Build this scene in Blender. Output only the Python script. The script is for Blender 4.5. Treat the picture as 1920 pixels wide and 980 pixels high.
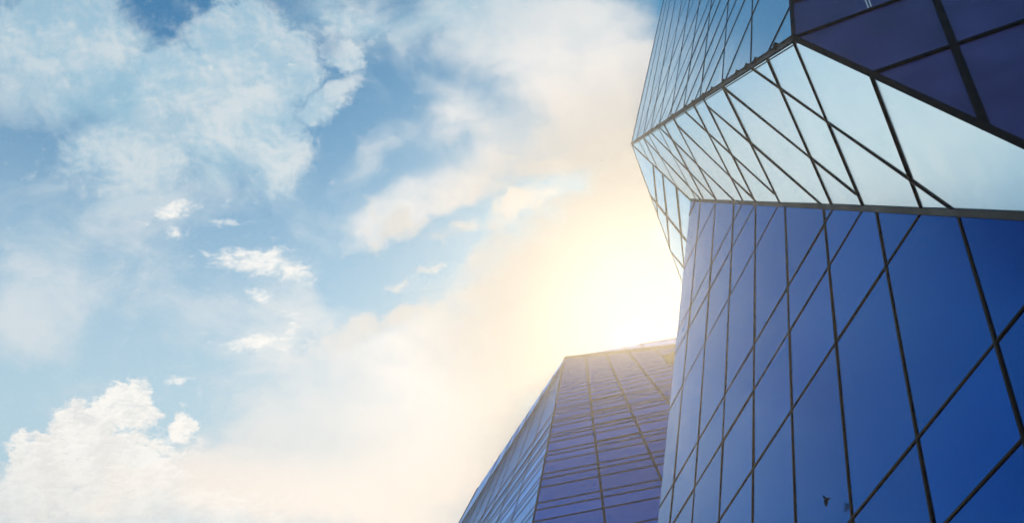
import bpy, bmesh, math, random
from mathutils import Vector, Matrix
random.seed(7)
C = bpy.context.scene
for o in list(bpy.data.objects):
    bpy.data.objects.remove(o)
R = math.radians

# ------------------------------------------------------------------ camera, sky, sun, exposure
F = 1663.0                                   # focal length in pixels of a 1920 px wide picture
PITCH = R(35)
EYE = Vector((0, 0, 1.7))
cam = bpy.data.cameras.new('camera')
cam.sensor_width = 36.0
cam.lens = 36.0 * F / 1920.0
cam.clip_start, cam.clip_end = 0.1, 6000
cam_o = bpy.data.objects.new('camera', cam)
cam_o.location = EYE
cam_o.rotation_euler = (R(90) + PITCH, 0, 0)
C.collection.objects.link(cam_o)
C.camera = cam_o
AX = Vector((1, 0, 0))
AZ = Vector((0, math.cos(PITCH), math.sin(PITCH)))
AY = Vector((0, -math.sin(PITCH), math.cos(PITCH)))

def ray(x, y):                               # direction in the world through a photo pixel (unnormalised, depth 1)
    return AX * ((x - 960) / F) + AY * ((490 - y) / F) + AZ

SUN_DIR = ray(1222, 566).normalized()
SUN_EL = math.asin(SUN_DIR.z)
SUN_AZ = math.atan2(SUN_DIR.x, SUN_DIR.y)
sun = bpy.data.lights.new('sun', 'SUN')
sun.energy, sun.angle, sun.color = 2.2, R(0.5), (1.0, 0.79, 0.51)
sun_o = bpy.data.objects.new('sun', sun)
sun_o.rotation_euler = (-SUN_DIR).to_track_quat('-Z', 'Y').to_euler()
sun_o.location = (0, 0, 60)
C.collection.objects.link(sun_o)

C.view_settings.view_transform = 'Standard'
C.view_settings.look = 'None'
C.view_settings.gamma = 1
C.view_settings.use_curve_mapping = False
C.view_settings.exposure = 0.0
C.cycles.sample_clamp_indirect = 1.5
C.cycles.use_adaptive_sampling = False
C.cycles.denoising_input_passes = 'RGB'
HAZE_DENSITY, HAZE_G = 0.00128, 0.80
SKY_TINT = (0.12, 0.86, 1.06)

# ---- the sky: Nishita plus a procedural cloud layer charted in degrees of a fixed direction
W = bpy.data.worlds.new('World')
C.world = W
W.use_nodes = True
nt = W.node_tree
for n in list(nt.nodes):
    nt.nodes.remove(n)
BG = 0.1

class V:
    """a socket with arithmetic"""
    def __init__(s, sock): s.s = sock
    def __add__(a, b): return M_('ADD', a, b)
    def __radd__(a, b): return M_('ADD', b, a)
    def __sub__(a, b): return M_('SUBTRACT', a, b)
    def __rsub__(a, b): return M_('SUBTRACT', b, a)
    def __mul__(a, b): return M_('MULTIPLY', a, b)
    def __rmul__(a, b): return M_('MULTIPLY', b, a)
    def __truediv__(a, b): return M_('DIVIDE', a, b)

def put(sock, v):
    if isinstance(v, V): nt.links.new(v.s, sock)
    else: sock.default_value = v

def M_(op, a, b=None, clamp=False):
    n = nt.nodes.new('ShaderNodeMath'); n.operation = op; n.use_clamp = clamp
    put(n.inputs[0], a)
    if b is not None: put(n.inputs[1], b)
    return V(n.outputs[0])

def dot(v, c):
    n = nt.nodes.new('ShaderNodeVectorMath'); n.operation = 'DOT_PRODUCT'
    put(n.inputs[0], v); n.inputs[1].default_value = c
    return V(n.outputs['Value'])

def vadd(a, b):
    n = nt.nodes.new('ShaderNodeVectorMath'); n.operation = 'ADD'
    put(n.inputs[0], a); put(n.inputs[1], b); return V(n.outputs[0])

def vscale(a, k):
    n = nt.nodes.new('ShaderNodeVectorMath'); n.operation = 'MULTIPLY'
    put(n.inputs[0], a); put(n.inputs[1], k if isinstance(k, (tuple, V)) else (k, k, k)); return V(n.outputs[0])

def xyz(x, y, z=0.0):
    n = nt.nodes.new('ShaderNodeCombineXYZ')
    put(n.inputs[0], x); put(n.inputs[1], y); put(n.inputs[2], z); return V(n.outputs[0])

def noise(vec, scale, detail=6.0, rough=0.55, dist=0.0, color=False):
    n = nt.nodes.new('ShaderNodeTexNoise')
    put(n.inputs['Vector'], vec)
    n.inputs['Scale'].default_value = scale; n.inputs['Detail'].default_value = detail
    n.inputs['Roughness'].default_value = rough; n.inputs['Distortion'].default_value = dist
    return V(n.outputs[1 if color else 0])

def smooth(v, a, b, lo=0.0, hi=1.0):
    n = nt.nodes.new('ShaderNodeMapRange'); n.interpolation_type = 'SMOOTHSTEP'
    put(n.inputs[0], v)
    n.inputs[1].default_value = a; n.inputs[2].default_value = b
    n.inputs[3].default_value = lo; n.inputs[4].default_value = hi
    return V(n.outputs[0])

def mix(f, a, b):
    n = nt.nodes.new('ShaderNodeMix'); n.data_type = 'RGBA'
    put(n.inputs[0], f)
    for s, v in ((n.inputs[6], a), (n.inputs[7], b)):
        put(s, v if isinstance(v, V) else (v[0], v[1], v[2], 1.0))
    return V(n.outputs[2])

def lin(r, g, b):                            # sRGB bytes to linear
    f = lambda c: (c / 255 / 12.92) if c / 255 <= 0.04045 else ((c / 255 + 0.055) / 1.055) ** 2.4
    return (f(r), f(g), f(b))

def blob(p, x, y, rx, ry, rot=0.0, amp=1.0, inner=0.0):
    n = nt.nodes.new('ShaderNodeMapping'); n.vector_type = 'TEXTURE'
    put(n.inputs[0], p)
    n.inputs[1].default_value = (x, y, 0); n.inputs[2].default_value = (0, 0, R(rot)); n.inputs[3].default_value = (rx, ry, 1)
    m = nt.nodes.new('ShaderNodeVectorMath'); m.operation = 'LENGTH'
    nt.links.new(n.outputs[0], m.inputs[0])
    return smooth(V(m.outputs['Value']), 1.0, inner, 0.0, amp)

def field(p, blobs, op='ADD'):
    acc = None
    q = p
    for i, b in enumerate(blobs):
        if acc is not None and i % 3 == 0:      # evaluated a few at a time: the shader stack is short
            n = nt.nodes.new('ShaderNodeVectorMath'); n.operation = 'MULTIPLY_ADD'
            put(n.inputs[0], acc); n.inputs[1].default_value = (1e-4, 1e-4, 0); put(n.inputs[2], p)
            q = V(n.outputs[0])
        g = blob(q, *b)
        acc = g if acc is None else (M_('MAXIMUM', acc, g) if op == 'MAX' else acc + g)
    return acc

tc = nt.nodes.new('ShaderNodeTexCoord')
D = V(tc.outputs['Generated'])
dz = dot(D, AZ)
dzc = M_('MAXIMUM', dz, 0.12)
# chart coordinates of the cloud layer: x to the right, y downward, hundreds of units
cx = dot(D, AX) / dzc * F + 960.0
cy = 490.0 - dot(D, AY) / dzc * F
P = xyz(cx, cy)
front = smooth(dz, 0.55, 0.80)
sunang = dot(D, SUN_DIR)
elev = dot(D, (0, 0, 1))

nis = nt.nodes.new('ShaderNodeTexSky')
nis.sky_type = 'NISHITA'; nis.sun_disc = False
nis.sun_elevation = SUN_EL; nis.sun_rotation = SUN_AZ
nis.air_density = 1.0; nis.dust_density = 0.4; nis.ozone_density = 3.0

# warped coordinates, coarse and fine
def cnoise(vec, *a): return vadd(noise(vec, *a, color=True), (-.5, -.5, -.5))
w1 = vscale(cnoise(P, 0.0058, 4, .55), (190, 150, 0))
w2 = vscale(cnoise(P, 0.017, 7, .62), (110, 100, 0))
Ps = vadd(vadd(P, w1), vscale(w2, .3))       # soft clouds
Pc = vadd(P, w2)                             # crisp clouds
sx_, sy_ = (1222.0, 566.0)                   # the sun in chart units
n_soft = noise(vscale(P, (1, 1.5, 1)), 0.0052, 9, .58, .4)
n_fine = noise(P, 0.017, 10, .62, .3)
Pw = vscale(P, (1.0, 1.7, 1.0))
n_lit = noise(vadd(P, (7.0, -8.0, 0)), 0.017, 10, .62, .3)
n_puff = noise(Pw, 0.030, 9, .64, .4)
n_plit = noise(vadd(Pw, (-2.5, -7.0, 0)), 0.030, 9, .64, .4)

SOFT = [  # x, y, rx, ry, rotation, amount
    (90, 110, 400, 210, 0, 1.0), (330, 210, 360, 190, 0, .95), (480, 290, 170, 150, 20, .6), (470, 100, 190, 150, 0, .5),
    (60, 590, 150, 130, 0, 1.0), (240, 395, 210, 70, -10, .6), (200, 560, 330, 130, 0, .28), (60, 440, 200, 70, 0, .35),
    (640, 45, 170, 70, 5, .62), (860, 25, 320, 110, 0, .85), (1090, 70, 340, 190, 20, 1.1), (825, 178, 120, 65, 10, .45),
    (740, 420, 200, 80, -25, .8), (960, 310, 380, 90, -22, .85), (660, 330, 190, 60, -20, .25), (560, 560, 150, 110, 0, .5),
    (1000, 150, 330, 130, 0, .55), (840, 250, 260, 90, -15, .5), (1010, 520, 330, 170, -28, 1.0), (640, 690, 330, 110, -8, .75), (330, 440, 420, 90, -8, .25), (430, 600, 280, 130, 0, .40), (140, 500, 260, 90, 0, .35), (590, 430, 220, 90, -25, .35), (480, 500, 190, 60, 5, .35), (850, 445, 120, 55, -28, -1.0), (670, 520, 80, 80, 0, -.7), (300, 15, 100, 60, 0, -1.2), (20, 290, 170, 55, 5, -.9), (620, 270, 70, 130, 10, -.5), (200, 330, 330, 110, 0, .45), (860, 660, 400, 160, -22, 1.1), (680, 800, 460, 170, -8, .95), (1190, 300, 240, 260, 0, .8), (1240, 560, 420, 330, 0, .9), (1650, 640, 420, 260, -10, .55), (1560, 250, 360, 120, -25, .4),
    (250, 920, 460, 130, 0, .8), (620, 920, 460, 180, 0, .8), (900, 850, 320, 260, 0, .9), (500, 665, 190, 60, -5, .45),
]
CRISP = [
    (450, 80, 165, 135, 20, 1.0), (545, 130, 95, 125, 0, .95), (330, 150, 160, 100, 0, .85), (110, 60, 250, 150, 0, .9), (648, 112, 58, 60, -20, .85),
    (640, 165, 75, 50, -30, .6), (600, 200, 60, 70, 0, .6), (240, 300, 230, 110, 0, .55), (520, 360, 70, 60, 0, .45), (450, 220, 190, 140, 0, .7), (530, 280, 100, 120, 10, .6), (650, 40, 130, 60, 10, .35), (740, 430, 120, 50, -25, .55), (960, 380, 220, 50, -28, .4),
    (640, 640, 170, 45, -25, .45), (760, 590, 160, 40, -25, .4),
]
CUMULUS = [
    (150, 800, 110, 85, -15, 1.0), (245, 760, 80, 80, 0, 1.0), (90, 880, 130, 120, 0, 1.0), (230, 880, 190, 120, 0, .95),
    (342, 800, 50, 65, 0, .8), (20, 955, 115, 80, 0, .95), (280, 960, 330, 100, 0, .9), (420, 960, 240, 80, 0, .6),
]
PUFFS = [
    (478, 492, 150, 50, 4, 1.0), (550, 510, 85, 28, 17, .9), (318, 396, 90, 24, -12, .85), (334, 437, 40, 24, 10, .85),
    (488, 554, 46, 22, 14, .75), (485, 642, 140, 36, 2, .95), (545, 624, 36, 24, 0, .85), (338, 711, 42, 20, -5, .75), (795, 508, 70, 24, -18, .7),
    (750, 540, 55, 22, -20, .6), (420, 418, 90, 16, 5, .55), (545, 590, 40, 26, 0, .6), (360, 830, 60, 40, 0, .6),
]
gs = field(Ps, SOFT)
soft = smooth(gs + (n_soft - 0.5) * 2.1, -0.02, 1.05)
crisp = smooth(field(Pc, CRISP, 'MAX') + (n_fine - 0.5) * 1.15, 0.08, 0.50)
c_gap = blob(P, 298, 18, 105, 62, 0, 1.0) + blob(P, 615, 85, 40, 50, 20, .6)
crisp = crisp * M_('SUBTRACT', 1.0, c_gap, True)
cumul = smooth(field(Pc, CUMULUS, 'MAX') + (n_puff - 0.5) * 1.2, 0.18, 0.52)
puffs = smooth(field(vadd(P, vscale(w2, .55)), PUFFS, 'MAX') + (n_puff - 0.5) * 2.2, 0.18, 1.05)
relief = smooth((n_fine - n_lit) * 0.55 + (n_soft - 0.5) * 0.9, -.14, .14)
prelief = smooth((n_puff - n_plit) * 0.6 + (n_fine - 0.5) * 0.7, -.14, .12)
# the rest of the sky, seen only in the glass
n_back = noise(vscale(D, (1, 1, 1.8)), 2.3, 6, .52, .3)
back = smooth(n_back, 0.46, 0.80) * smooth(elev, 0.0, 0.12) * 0.6

near_sun = smooth(sunang, 0.93, 0.995)
mid_sun = smooth(sunang, 0.910, 0.980)
low = smooth(elev, 0.455, 0.335)
k = 1.0 / BG
col = lambda r, g, b: tuple(c * k for c in lin(r, g, b))
shade = smooth(n_soft * 0.65 + n_fine * 0.35, 0.36, 0.62)
tint = nt.nodes.new('ShaderNodeVectorMath'); tint.operation = 'MULTIPLY'
nt.links.new(nis.outputs[0], tint.inputs[0]); tint.inputs[1].default_value = SKY_TINT
blue = V(tint.outputs[0])
air = mix(smooth(elev, 0.74, 0.36), blue, col(178, 212, 230))       # paler towards the horizon
air = mix(near_sun * .45, air, col(150, 170, 190))
c_soft = mix(shade, col(150, 195, 218), col(196, 215, 226))
c_soft = mix(M_('MAXIMUM', low * .95, smooth(elev, .66, .46) * .6), c_soft, mix(low, col(238, 239, 241), col(266, 250, 237)))
c_soft = mix(mid_sun, c_soft, mix(shade, col(224, 225, 228), col(246, 240, 237)))
c_soft = mix(low * mid_sun * .8, c_soft, col(252, 232, 214))
c_soft = mix(smooth(sunang, .955, .995) * .95, c_soft, col(148, 149, 150))
c_crisp = mix(relief, col(162, 200, 221), col(212, 224, 230))
c_crisp = mix(mid_sun, mix(smooth(elev, .62, .48), c_crisp, col(228, 232, 236)), col(214, 208, 202))
c_puff = mix(mid_sun, mix(prelief, mix(low, col(228, 235, 238), col(250, 243, 236)), col(268, 262, 254)), col(218, 212, 206))
s1 = mix(soft * front * 0.90, air, c_soft)
s2 = mix(crisp * front * 0.86, s1, c_crisp)
s3 = mix(M_('MAXIMUM', cumul * 0.92 * smooth(cy, 1000.0, 800.0, .55, 1.0), puffs * 0.80) * front, s2, c_puff)
s4 = mix(back * (1.0 - front), s3, col(190, 208, 224))
bgn = nt.nodes.new('ShaderNodeBackground')
put(bgn.inputs['Color'], s4); bgn.inputs['Strength'].default_value = BG
wo = nt.nodes.new('ShaderNodeOutputWorld')
nt.links.new(bgn.outputs[0], wo.inputs['Surface'])

# ------------------------------------------------------------------ materials
def mat(name, base, rough=0.4, ior=1.5, vary=0.0, noise_amt=0.0, metallic=0.0, spec=0.5, bump=0.0, bscale=30.0, coat=0.0, tint=(1, 1, 1)):
    m = bpy.data.materials.new(name); m.use_nodes = True
    t = m.node_tree; b = t.nodes['Principled BSDF']
    b.inputs['Roughness'].default_value = rough; b.inputs['IOR'].default_value = ior
    b.inputs['Metallic'].default_value = metallic; b.inputs['Specular IOR Level'].default_value = spec
    b.inputs['Coat Weight'].default_value = coat
    b.inputs['Specular Tint'].default_value = (*tint, 1)
    tcn = t.nodes.new('ShaderNodeTexCoord')
    nz = t.nodes.new('ShaderNodeTexNoise'); nz.inputs['Scale'].default_value = 0.9; nz.inputs['Detail'].default_value = 8
    t.links.new(tcn.outputs['Object'], nz.inputs['Vector'])
    oi = t.nodes.new('ShaderNodeObjectInfo')
    mr = t.nodes.new('ShaderNodeMapRange'); mr.inputs[3].default_value = 1 - vary; mr.inputs[4].default_value = 1 + vary
    t.links.new(oi.outputs['Random'], mr.inputs[0])
    m2 = t.nodes.new('ShaderNodeMapRange'); m2.inputs[1].default_value = .3; m2.inputs[2].default_value = .7
    m2.inputs[3].default_value = 1 - noise_amt; m2.inputs[4].default_value = 1 + noise_amt
    t.links.new(nz.outputs[0], m2.inputs[0])
    mu = t.nodes.new('ShaderNodeMath'); mu.operation = 'MULTIPLY'
    t.links.new(mr.outputs[0], mu.inputs[0]); t.links.new(m2.outputs[0], mu.inputs[1])
    vm = t.nodes.new('ShaderNodeVectorMath'); vm.operation = 'SCALE'; vm.inputs[0].default_value = base
    t.links.new(mu.outputs[0], vm.inputs['Scale']); t.links.new(vm.outputs[0], b.inputs['Base Color'])
    # dirt streak roughness
    m3 = t.nodes.new('ShaderNodeMapRange'); m3.inputs[1].default_value = .3; m3.inputs[2].default_value = .7
    m3.inputs[3].default_value = rough * .8; m3.inputs[4].default_value = min(1, rough * 1.25)
    t.links.new(nz.outputs[0], m3.inputs[0]); t.links.new(m3.outputs[0], b.inputs['Roughness'])
    if bump:
        nb = t.nodes.new('ShaderNodeTexNoise'); nb.inputs['Scale'].default_value = bscale; nb.inputs['Detail'].default_value = 4
        t.links.new(tcn.outputs['Object'], nb.inputs['Vector'])
        bp = t.nodes.new('ShaderNodeBump'); bp.inputs['Strength'].default_value = bump; bp.inputs['Distance'].default_value = 0.01
        t.links.new(nb.outputs[0], bp.inputs['Height']); t.links.new(bp.outputs[0], b.inputs['Normal'])
    return m

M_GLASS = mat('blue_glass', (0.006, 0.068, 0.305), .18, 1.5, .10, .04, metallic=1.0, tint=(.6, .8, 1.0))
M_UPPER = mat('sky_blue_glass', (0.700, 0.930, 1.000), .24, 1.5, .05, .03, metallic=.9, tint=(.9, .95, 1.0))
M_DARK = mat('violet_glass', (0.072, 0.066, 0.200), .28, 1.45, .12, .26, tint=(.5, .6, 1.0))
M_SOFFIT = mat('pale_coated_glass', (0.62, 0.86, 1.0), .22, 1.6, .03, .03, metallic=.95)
M_CAP = mat('bronze_cap', (0.10, 0.085, 0.07), .4, 1.5, .1, .1, metallic=.6)
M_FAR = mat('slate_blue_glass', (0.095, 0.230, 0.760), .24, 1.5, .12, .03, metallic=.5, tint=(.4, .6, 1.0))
M_BAR = mat('dark_aluminium', (0.005, 0.004, 0.005), .5, 1.35, .15, .2, spec=.2)
M_SIDE = mat('clear_blue_glass', (0.050, 0.270, 0.720), .26, 1.5, .10, .03, metallic=1.0, tint=(.5, .75, 1.0))
M_LEDGE = mat('weathered_gutter_metal', (0.020, 0.017, 0.016), .6, 1.5, .1, .35, bump=.3, bscale=6)
M_CORE = mat('dark_backing', (0.02, 0.022, 0.03), .8)
M_CLIP = mat('clip_metal', (0.05, 0.047, 0.05), .45, metallic=.5)
M_BOX = mat('ochre_housing', (0.30, 0.17, 0.03), .5, noise_amt=.15)
M_WHITE = mat('plain_white', (0.82, 0.85, 0.88), .3)
M_BIRD = mat('dark_plumage', (0.018, 0.016, 0.018), .7, noise_amt=.3)
M_GROUND = mat('plaza_stone', (0.38, 0.37, 0.35), .75, noise_amt=.25, bump=.3)

# ------------------------------------------------------------------ helpers
def link(name, bm, m, parent=None, smoothed=False):
    me = bpy.data.meshes.new(name)
    bmesh.ops.recalc_face_normals(bm, faces=bm.faces[:])
    bm.to_mesh(me); bm.free()
    me.materials.append(m)
    if smoothed:
        for p in me.polygons: p.use_smooth = True
    o = bpy.data.objects.new(name, me)
    C.collection.objects.link(o)
    if parent:
        o.parent = parent
        o.matrix_parent_inverse = Matrix.Translation(-parent.location)
    return o

def thing(name, loc, label, cat, group=None):
    o = bpy.data.objects.new(name, None); o.location = loc; o.empty_display_size = 1
    C.collection.objects.link(o)
    o['label'] = label; o['category'] = cat
    if group: o['group'] = group
    return o

def add_slab(bm, pts, off):
    a = [bm.verts.new(p) for p in pts]; b = [bm.verts.new(p + off) for p in pts]
    n = len(pts)
    bm.faces.new(a); bm.faces.new(b[::-1])
    for i in range(n):
        bm.faces.new((a[i], b[i], b[(i + 1) % n], a[(i + 1) % n]))

def add_bar(bm, p, q, wdir, ndir, w, d_out, d_in):
    c = [s * wdir * (w / 2) + n for s, n in ((-1, ndir * d_out), (1, ndir * d_out), (1, -ndir * d_in), (-1, -ndir * d_in))]
    a = [bm.verts.new(p + x) for x in c]; b = [bm.verts.new(q + x) for x in c]
    bm.faces.new(a[::-1]); bm.faces.new(b)
    for i in range(4):
        bm.faces.new((a[i], a[(i + 1) % 4], b[(i + 1) % 4], b[i]))

def hit(px, o, n):                           # photo pixel on the plane through o
    r = ray(*px)
    return EYE + r * ((o - EYE).dot(n) / r.dot(n))

def depth(p): return (p - EYE).dot(AZ)

def proj(p):
    d = p - EYE
    z = max(d.dot(AZ), .1)
    return (960 + F * d.dot(AX) / z, 490 - F * d.dot(AY) / z)

class Facet:
    """a flat face of a tower: an outline, lines that divide it into panes"""
    def __init__(s, pts, n):
        s.o = pts[0]; s.n = n.normalized()
        if s.n.dot(s.o - EYE) > 0: s.n = -s.n
        s.u = (pts[1] - pts[0]).normalized(); s.v = s.n.cross(s.u)
        s.poly = [s.to2(p) for p in pts]
        s.cells = [s.poly]; s.bars = []
    def to2(s, p): d = p - s.o; return Vector((d.dot(s.u), d.dot(s.v)))
    def to3(s, q): return s.o + s.u * q[0] + s.v * q[1]
    def px(s, x, y): return s.to2(hit((x, y), s.o, s.n))
    def clip(s, a, d):                        # infinite line against the convex outline
        lo, hi = -1e9, 1e9
        P_ = s.poly; area = sum(P_[i].cross(P_[(i + 1) % len(P_)]) if False else P_[i][0] * P_[(i + 1) % len(P_)][1] - P_[i][1] * P_[(i + 1) % len(P_)][0] for i in range(len(P_)))
        sg = 1 if area > 0 else -1
        for i in range(len(P_)):
            e = P_[(i + 1) % len(P_)] - P_[i]; nn = Vector((e[1], -e[0])) * sg
            num = nn.dot(P_[i] - a); den = nn.dot(d)
            if abs(den) < 1e-9:
                if num < 0: return None
            elif den > 0: hi = min(hi, num / den)
            else: lo = max(lo, num / den)
        return (lo, hi) if hi - lo > 1e-3 else None
    def line(s, A, B, w, ext='both', name='mullion', mat_=None, proud=.05):
        a, b = s.px(*A), s.px(*B)
        s.line2(a, b, w, ext, name, mat_, proud)
    def line2(s, a, b, w, ext='both', name='mullion', mat_=None, proud=.05):
        L = (b - a).length; d = (b - a) / L
        r = s.clip(a, d)
        if r is None: return
        lo, hi = r
        if ext in ('end', 'none'): lo = max(lo, 0)
        if ext in ('start', 'none'): hi = min(hi, L)
        if hi - lo < .05: return
        out = []
        for c in s.cells:
            parts = s.split(c, a, d, lo, hi)
            out += parts
        s.cells = out
        s.bars.append((a + d * lo, a + d * hi, w, name, mat_, proud))
    def split(s, c, a, d, lo, hi):
        nn = Vector((-d[1], d[0]))
        h = [nn.dot(p - a) for p in c]
        if min(h) > -1e-4 or max(h) < 1e-4: return [c]
        ts, L_, R_ = [], [], []
        n = len(c)
        for i in range(n):
            p, q, hp, hq = c[i], c[(i + 1) % n], h[i], h[(i + 1) % n]
            (L_ if hp >= 0 else R_).append(p)
            if (hp >= 0) != (hq >= 0):
                x = p + (q - p) * (hp / (hp - hq)); ts.append((x - a).dot(d)); L_.append(x); R_.append(x)
        if len(ts) < 2: return [c]
        mid = (ts[0] + ts[1]) / 2
        if not (lo - .02 <= mid <= hi + .02): return [c]
        return [x for x in (L_, R_) if len(x) > 2]

def parea(pts):
    q = [proj(p) for p in pts]
    inside = any(-60 < x < 1980 and -60 < y < 1040 for x, y in q) or (min(x for x, y in q) < 1920 and max(x for x, y in q) > 0 and min(y for x, y in q) < 980 and max(y for x, y in q) > 0)
    q = [(min(max(x, 0), 1920), min(max(y, 0), 980)) for x, y in q]
    a = abs(sum(q[i][0] * q[(i + 1) % len(q)][1] - q[i][1] * q[(i + 1) % len(q)][0] for i in range(len(q)))) / 2
    return a if inside else 0

def build_tower(parent, facets, core_dirs, tilt, limit=95):
    play = {id(f): min([b[5] for b in f.bars] or [.01]) * .45 for f, _, _ in facets}
    panes = []
    for f, m, pname in facets:
        for c in f.cells:
            p3 = [f.to3(q) for q in c]
            panes.append((parea(p3), f, m, pname, p3))
    panes.sort(key=lambda t: -t[0])
    count, rest = {}, {}
    for a, f, m, pname, p3 in panes:
        cen = sum(p3, Vector()) / len(p3)
        if tilt and min(depth(p) for p in p3) > 3:
            ax = (f.u * random.gauss(0, 1) + f.v * random.gauss(0, 1)).normalized()
            size = max((p - cen).length for p in p3)
            ang = min(abs(random.gauss(0, tilt)), play[id(f)] / max(size, .1))
            rot = Matrix.Rotation(ang, 3, ax)
            p3 = [cen + rot @ (p - cen) for p in p3]
        p3 = [p + f.n * .002 for p in p3]
        if count.get(pname, 0) < limit and a > 1:
            count[pname] = count.get(pname, 0) + 1
            bm = bmesh.new(); add_slab(bm, p3, -f.n * .045)
            link(pname, bm, m, parent)
        else:
            bm = rest.setdefault((pname, m.name), (bmesh.new(), m))[0]
            add_slab(bm, p3, -f.n * .045)
    for (pname, _), (bm, m) in rest.items():
        o = link(pname, bm, m, parent); o['kind'] = 'stuff'
    i = 0
    for f, m, pname in facets:
        for a, b, w, nm, mm, proud in f.bars:
            p, q = f.to3(a), f.to3(b)
            t = (q - p).normalized(); wd = f.n.cross(t)
            bm = bmesh.new(); i += 1
            add_bar(bm, p, q, wd, f.n, w, proud + .0009 * (i % 17), .04 + .0007 * (i % 13))
            bar = link(nm, bm, mm or M_BAR, parent)
            if pname == 'soffit_pane' and w > .05 and depth((p + q) / 2) < 50:
                bm = bmesh.new(); add_bar(bm, p, q, wd, f.n, w * .3, proud + .016 + .0006 * (i % 11), -proud * .5)
                link('cover_cap', bm, M_CAP, bar)
    core = bmesh.new()
    for (f, m, pname), w in zip(facets, core_dirs):
        pts = [f.to3(q) - f.n * .09 for q in f.poly]
        add_slab(core, pts, w)
    link('structural_core', core, M_CORE, parent)

cam3 = lambda x, y, z: AX * x + AY * y - AZ * z      # photo-axes vector (z towards the viewer)
def vp(x, y): return cam3(x - 960, 490 - y, -F).normalized()

# ------------------------------------------------------------------ ground
bm = bmesh.new()
add_slab(bm, [Vector((x, y, 0)) for x, y in ((-600, -600), (600, -600), (600, 600), (-600, 600))], Vector((0, 0, -.5)))
g = link('ground', bm, M_GROUND); g['kind'] = 'structure'

# ------------------------------------------------------------------ the faceted tower on the right
UP = vp(1421, -870)                           # its leaning uprights
ALONG = vp(1050, 363)                         # the fold under the soffit, going away
nL = UP.cross(ALONG)
cC = EYE + ray(1295, 375) * 58
toS = nL.normalized()
if toS.dot(cC - EYE) > 0: toS = -toS
nS = cam3(-.87, -.50, -.085)
nS = (nS - ALONG * nS.dot(ALONG)).normalized()
cA, cB = hit((1184, 270), cC, nS), hit((1489, 72), cC, nS)
cG = hit((1920, 271), cC, nS)
cE = hit((1920, 404.5), cC, nS)
cG2 = cB + (cG - cB) * 1.35
cE2 = cC + (cE - cC) * 1.04
H = 46
upU = vp(1424, -800)
U1 = Facet([cA, cB, cB + upU * 60, cA + upU * 34], upU.cross(cB - cA))
topB = hit((1483.5, 0), cB, upU.cross(cB - cA)); upU2 = (topB - cB).normalized()
U2 = Facet([cB, cG2, cG2 + upU2 * 40, cB + upU2 * 60], (cG2 - cB).cross(upU2))
S = Facet([cA, cB, cG2, cE2, cC], nS)
dn = -(UP)
def to_ground(p, d): return p + d * ((0 - p.z) / d.z)
L = Facet([cC, cE2, to_ground(cE2, dn), to_ground(cC, dn)], nL)
cD = EYE + ray(1278, 526) * 70
Fc = Facet([cA, cC, cC + (cD - cA) * 1.4, cA + (cD - cA) * 1.4], (cC - cA).cross(cD - cA))

wU = .032
for A, B in (((1411.2, 0), (1407.9, 111.6)), ((1366, 0), (1354.5, 147.4)), ((1334.3, 0), (1313.4, 178.5)), ((1312, 0), (1282.6, 198.5)),
             ((1293, 0), (1257.7, 217)), ((1279, 0), (1236.8, 230)), ((1266.5, 0), (1220.5, 242)), ((1256.5, 0), (1206.5, 253)), ((1250, 0), (1194, 262))):
    U1.line(A, B, .05, proud=.02)
for x, y, sl in ((1446.5, 85, .485), (1362.5, 144.6, .418), (1325, 169, .426), (1304.6, 184.6, .414), (1285, 200, .41), (1266, 213, .40),
                 (1252, 222, .398), (1237, 231, .402), (1222, 242, .385), (1208, 252, .37), (1196, 260, .35)):
    U1.line((x, y), (x + sl * y, 0), wU, proud=.017)
U2.line((1484.5, 6), (1511, -2), .075)
U2.line((1489, 72), (1692.6, -1.5), .085)
U2.line((1637.5, 139), (1789, 87), .10)
U2.line((1755, 0), (1844, 226.5), .155)
wS = .058
for A, B, e in (((1634.7, 144), (1728, 390), 'both'), ((1489, 80), (1618, 386), 'both'), ((1439.6, 113), (1559.5, 384), 'both'), ((1355.6, 164), (1461.6, 378), 'both'),
                ((1321, 188), (1416, 377), 'both'), ((1302, 199), (1393, 375.6), 'both'), ((1264, 224), (1342, 373), 'both'), ((1246, 235), (1319, 373), 'both'),
                ((1235, 240.6), (1304.6, 373), 'both'), ((1216.5, 253), (1264.7, 342.5), 'both'), ((1207, 260), (1238.5, 326), 'both'), ((1198.6, 265), (1218, 302.6), 'both'),
                ((1413.4, 131), (1784.7, 391.7), 'both'), ((1355.6, 164), (1605.6, 364), 'none'), ((1326, 198), (1541.5, 384), 'end'), ((1285, 210), (1452, 363), 'none'),
                ((1271, 236), (1416, 375.6), 'end'), ((1237, 239), (1373.5, 373), 'both'), ((1222, 250), (1342, 373), 'both'), ((1208, 260), (1313, 373), 'both')):
    S.line(A, B, wS, e, proud=.03)
wL = .058
for A, B in (((1313.5, 376), (1256, 980)), ((1341.5, 383), (1298, 980)), ((1376, 382), (1349, 970)), ((1417, 385), (1411.5, 980)), ((1472.4, 387), (1492.6, 980)),
             ((1544.6, 392), (1598.8, 967)), ((1644, 397), (1750.6, 980)), ((1798.7, 407.6), (1918.7, 813))):
    L.line(A, B, wL, proud=.022)
for A, B in (((1303, 378), (1293.6, 400)), ((1341, 382), (1284, 500)), ((1391, 384), (1269, 624)), ((1415.8, 385), (1264, 667)), ((1460, 385), (1252.6, 772.6)), ((1563, 391), (1231.4, 960)),
             ((1618, 395), (1262.4, 980)), ((1726.8, 401), (1345.7, 980)), ((1920, 579), (1594, 978)), ((1920, 823), (1775, 980))):
    L.line(A, B, wL, proud=.022)
wF = .07
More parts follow.
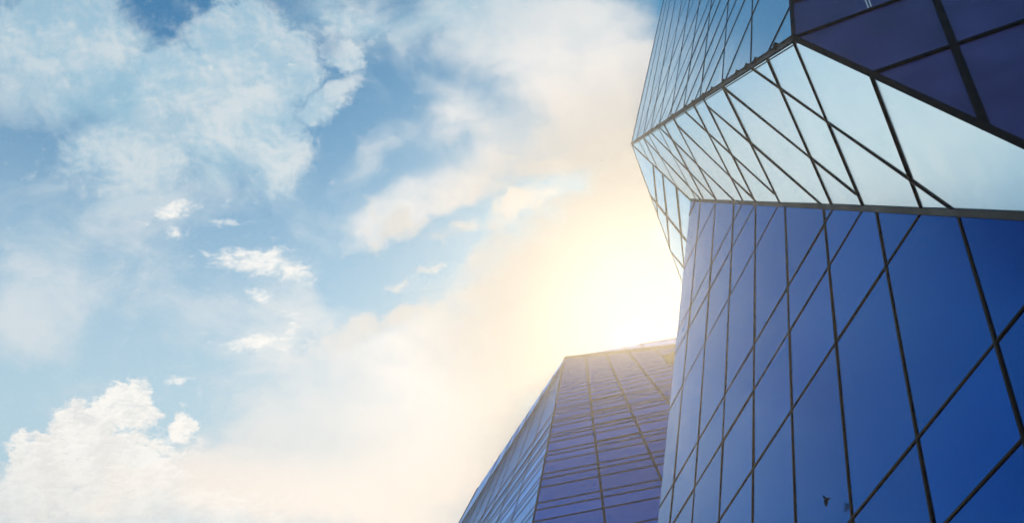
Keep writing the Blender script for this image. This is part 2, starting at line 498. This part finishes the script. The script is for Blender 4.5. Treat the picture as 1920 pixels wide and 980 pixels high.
for A, B in (((1224.7, 309.5), (1235, 420)), ((1242.6, 326), (1255, 455)), ((1267.4, 345), (1282.6, 492)), ((1222, 370), (1285.6, 449.6)), ((1256.5, 469.5), (1282.6, 501.7))):
    Fc.line(A, B, wF)

base = Vector((24, 30, 0))
tower = thing('glass_tower', base, 'large dark blue faceted glass tower with slanted mullions and a pale overhanging soffit', 'tower')
inw = AX * 18 - AY * 0
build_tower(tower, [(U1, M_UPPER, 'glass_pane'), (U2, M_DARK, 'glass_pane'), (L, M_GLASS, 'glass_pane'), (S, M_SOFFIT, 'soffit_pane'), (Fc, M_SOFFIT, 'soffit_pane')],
            [AX * 20, AX * 9 + AZ * 14 - AY * 5, AX * 20, AX * 14 - AY * 3, AX * 20], .006)

def edge_beam(name, p, q, n1, n2, w, d, m, parent):
    """a trim bar along an edge where two faces meet"""
    n = (n1 + n2).normalized(); t = (q - p).normalized()
    n = (n - t * n.dot(t)).normalized(); wd = n.cross(t)
    bm = bmesh.new(); add_bar(bm, p, q, wd, n, w, d, d * .8)
    return link(name, bm, m, parent)

edge_beam('gutter', cA, cB, U1.n, S.n, .17, .07, M_LEDGE, tower)
t_ = (cB - cA).normalized()
# lips of the gutter and its clips
bm = bmesh.new(); add_bar(bm, cA + U1.n * .02, cB + U1.n * .02, U1.n.cross(t_), U1.n, .03, .10, .05)
link('gutter_lip', bm, M_BAR, tower)
e_s = S.n.cross(t_)
bm = bmesh.new(); o_s = (cC - cA) - t_ * (cC - cA).dot(t_); o_s.normalize()
add_bar(bm, cA + o_s * .14 + t_ * .2, cB + o_s * .14 + t_ * -.05, o_s, S.n, .035, .065, .03)
link('gutter_lip', bm, M_BAR, tower)
up1 = (upU - t_ * upU.dot(t_)).normalized()
for x, y in ((1427, 96), (1409, 110), (1390, 124), (1364, 142), (1341, 160), (1323, 174), (1304, 185), (1289, 196), (1265, 213), (1236, 232), (1219, 244)):
    p = hit((x, y), cA, U1.n); p = cA + t_ * (p - cA).dot(t_)
    bm = bmesh.new(); add_bar(bm, p - up1 * .05, p + up1 * .13, t_, U1.n, .05, .13, .02)
    link('clip', bm, M_CLIP, tower)
p = hit((1460, 88), cA, U1.n); p = cA + t_ * (p - cA).dot(t_)
bm = bmesh.new()
prof = [(-.08, -.05), (.06, -.06), (.05, .04), (.11, .06), (.06, .13), (-.05, .09), (-.10, .15), (-.13, .04)]
add_slab(bm, [p + t_ * a + up1 * b + U1.n * .14 for a, b in prof], -U1.n * .16)
link('bracket', bm, M_BAR, tower)
edge_beam('corner_trim', cB, cB + upU2 * 58, U1.n, U2.n, .085, .05, M_BAR, tower)
edge_beam('corner_trim', cA, cA + upU * 34, U1.n, Fc.n, .10, .04, M_BAR, tower)
edge_beam('sill_trim', cB, cG2, S.n, U2.n, .13, .07, M_BAR, tower)
edge_beam('soffit_trim', cC, cE2, S.n, L.n, .15, .07, M_LEDGE, tower)
edge_beam('soffit_trim', cA, cC, S.n, Fc.n, .10, .05, M_BAR, tower)
edge_beam('corner_trim', cA, cA + (cD - cA) * 1.2, Fc.n, -AX, .09, .03, M_BAR, tower)
# two thin plain white bars fixed to the dark upper face
for (a, b) in (((1621, -3), (1629, 17)), ((1628, -3), (1634, 14.5))):
    p, q = hit(a, cB, U2.n), hit(b, cB, U2.n)
    t = (q - p).normalized()
    bm = bmesh.new(); add_bar(bm, p, q, U2.n.cross(t), U2.n, .03, .03, -.004)
    link('white_strip', bm, M_WHITE, tower)

# ------------------------------------------------------------------ the tapering tower behind
upW = Vector((0, 0, 1))
hP = cam3(1, .356, .508).normalized()
out = hP.cross(upW)
if out.dot(-AZ) < 0: out = -out
nP = (out * math.cos(R(20)) + upW * math.sin(R(20))).normalized()
cT = EYE + ray(1058.8, 670.5) * 110
APEX = (1083, 543)
p0 = hit((999, 980), cT, nP)
p0g = to_ground(p0, (p0 - cT).normalized())
pTR = hit((1345, 638.5), cT, nP)
slope = (nP.cross(hP)).normalized()
if slope.z > 0: slope = -slope
pRg = to_ground(pTR, (slope + hP * .55).normalized())
Pf = Facet([cT, pTR, pRg, p0g], nP)
kQ = cam3(-.317, -.701, -1).normalized()
nQ = (p0 - cT).cross(kQ)
X1, X2 = hit((895.7, 913.7), cT, nQ), hit((862, 976.5), cT, nQ)
X2g = to_ground(X2, (X2 - X1).normalized())
Qf = Facet([cT, p0g, X2g, X1], nQ)
pR2 = EYE + ray(1345, 618) * (depth(pTR) + 9)
Rf = Facet([cT, pTR, pR2], (pTR - cT).cross(pR2 - cT))

wV = .20
for B in ((1134.6, 980), (1237.5, 892), (1253.5, 753.5), (1247, 671)):
    Pf.line(APEX, B, .22 if B[0] != 1247 else .16, 'both')
# horizontal joints, three to a storey, shared by both faces
r0, per = 1 / 1084., .000147
edge = lambda ycrop: (1059 + (998.7 - 1059) * (ycrop - 135) / (980 - 135), 669.6 + (980 - 669.6) * (ycrop - 135) / (980 - 135))
for kf in range(-3, 14):
    for fr in (0.0, -.2, -.5):
        r_ = r0 + per * (kf + fr)
        if r_ < 1 / 1800.: continue
        y = 1 / r_ - 204
        if y < 150 or (kf >= 6 and fr == -.2): continue
        e = edge(y)
        wj = .14 if kf < 5 else .10
        Pf.line(e, (e[0] + 100, e[1] - 19.5 - 3.5 * max(0, (700 - y) / 500)), wj, name='transom', proud=.03)
        a3 = hit(e, cT, nP)
        a2 = Qf.to2(a3); b2 = Qf.to2(a3 + kQ * 10)
        Qf.line2(a2, b2, wj * .9, name='transom', proud=.03)
for a, b in (((1117, 796), (1186, 781)), ((1120, 827), (1197, 811)), ((1111, 771), (1175, 758.5)), ((1109, 750), (1167, 738))):
    Pf.line(a, b, .16, 'none', name='transom', proud=.045)
for A, B in (((1037, 704), (958.5, 980)), ((1000, 782), (931, 980)), ((977, 808.6), (913, 978)), ((968, 812), (901, 978)), ((948, 845), (887.5, 980)), ((935.5, 855.5), (878, 978))):
    Qf.line(A, B, .13, 'both')
Qf.line((955, 822), (938, 850), .16, 'none')
for A, B in (((1134.7, 656.7), (1128, 650)), ((1168, 650), (1160, 643)), ((1201, 646), (1192, 640))):
    Rf.line(A, B, .12)
Rf.line((1200, 645), (1268, 633.5), .1, 'end', name='transom')
tower2 = thing('tapering_tower', Vector((cT.x, cT.y, 0)), 'smaller tapering glass tower with close horizontal joints rising behind the larger one', 'tower')
back_ = Vector((.05, 1, 0))
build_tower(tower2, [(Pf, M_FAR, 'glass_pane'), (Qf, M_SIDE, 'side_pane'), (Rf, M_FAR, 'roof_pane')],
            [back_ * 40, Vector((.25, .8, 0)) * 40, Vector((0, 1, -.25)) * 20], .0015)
edge_beam('ridge_trim', cT, pTR, Pf.n, Rf.n, .42, .12, M_LEDGE, tower2)
edge_beam('corner_trim', cT, p0g, Pf.n, Qf.n, .16, .08, M_BAR, tower2)
edge_beam('corner_trim', X1, X2g, Qf.n, -AX, .16, .08, M_BAR, tower2)
# small hooded housing near the ridge
pb = hit((1258, 675), cT, nP)
sx = hP if hP.dot(AX) > 0 else -hP
su = -slope
bm = bmesh.new()
prof = [(-.75, .35), (.7, .62), (.7, -.72), (.5, -.55), (-.42, -.5), (-.5, -.1)]
add_slab(bm, [pb + sx * a + su * b + nP * .5 for a, b in prof], -nP * .5)
hb = link('lamp_housing', bm, M_BOX, tower2)
bm = bmesh.new()
add_slab(bm, [pb + sx * a + su * b + nP * .62 for a, b in ((-.85, .34), (.75, .64), (.75, .5), (-.8, .16))], -nP * .116)
link('hood', bm, M_BOX, hb)

# ------------------------------------------------------------------ a bird passing the lower glass
pbird = hit((1570, 940), cC, nL) + L.n * .25
bird = bmesh.new()
s_ = .0072                                   # metres per photo pixel there
bx, by = AX, AY
def bp(x, y, z=0): return pbird + (bx * (x - 1570) - by * (y - 937) - AZ * z) * (depth(pbird) / F)
spine = [((1576.8, 936.4), .35), ((1576, 936.6), 1.0), ((1574.3, 936.8), 1.5), ((1571.5, 936.9), 1.9), ((1568.5, 936.2), 1.6), ((1565.5, 934.2), 1.2), ((1562.8, 930.6), .7)]
rings = []
for i, ((x, y), rr) in enumerate(spine):
    q = spine[min(i + 1, len(spine) - 1)][0]; p = spine[max(i - 1, 0)][0]
    tx, ty = q[0] - p[0], q[1] - p[1]; l = math.hypot(tx, ty); nx, ny = -ty / l, tx / l
    flat = 1 if i < 5 else .4
    rings.append([bird.verts.new(bp(x + nx * rr * math.cos(a), y + ny * rr * math.cos(a), rr * flat * math.sin(a))) for a in [j * math.pi / 4 for j in range(8)]])
for a, b in zip(rings, rings[1:]):
    for j in range(8): bird.faces.new((a[j], a[(j + 1) % 8], b[(j + 1) % 8], b[j]))
bird.faces.new(rings[0]); bird.faces.new(rings[-1][::-1])
def wing(pts, z0, z1):
    top = [bird.verts.new(bp(x, y, z0 + (z1 - z0) * t + .22)) for x, y, t in pts]
    bot = [bird.verts.new(bp(x, y, z0 + (z1 - z0) * t - .22)) for x, y, t in pts]
    n = len(pts)
    bird.faces.new(top); bird.faces.new(bot[::-1])
    for j in range(n): bird.faces.new((top[j], bot[j], bot[(j + 1) % n], top[(j + 1) % n]))
wing([(1573, 937.5, 0), (1571.2, 943, .5), (1569, 949.5, .95), (1567.2, 951.6, 1), (1565, 948, .9), (1563.4, 943, .5), (1564.5, 937.5, .1)], .8, 3)
wing([(1570.5, 935.5, 0), (1567, 935, .3), (1563.5, 930.5, .9), (1562.8, 933.5, 1), (1564.5, 937.5, .4)], -.8, -2.5)
bo = link('bird', bird, M_BIRD)
bo['label'] = 'small dark bird with wing lowered, flying before the blue glass'; bo['category'] = 'bird'

# ------------------------------------------------------------------ haze
top = max((o.matrix_world @ Vector(c)).z for o in C.objects if o.type == 'MESH' for c in o.bound_box) + 2
bpy.context.view_layer.update()
top = max((o.matrix_world @ Vector(c)).z for o in C.objects if o.type == 'MESH' for c in o.bound_box) + 2
bm = bmesh.new()
add_slab(bm, [Vector((x, y, -1.5)) for x, y in ((-605, -605), (605, -605), (605, 605), (-605, 605))], Vector((0, 0, top + 1.5)))
hz = link('haze', bm, M_CORE)
hm = bpy.data.materials.new('haze_air'); hm.use_nodes = True
t = hm.node_tree; t.nodes.remove(t.nodes['Principled BSDF'])
pv = t.nodes.new('ShaderNodeVolumePrincipled')
pv.inputs['Color'].default_value = (.96, .95, .93, 1)
pv.inputs['Density'].default_value = HAZE_DENSITY
pv.inputs['Anisotropy'].default_value = HAZE_G
t.links.new(pv.outputs[0], t.nodes['Material Output'].inputs['Volume'])
hz.data.materials[0] = hm
hz['kind'] = 'stuff'
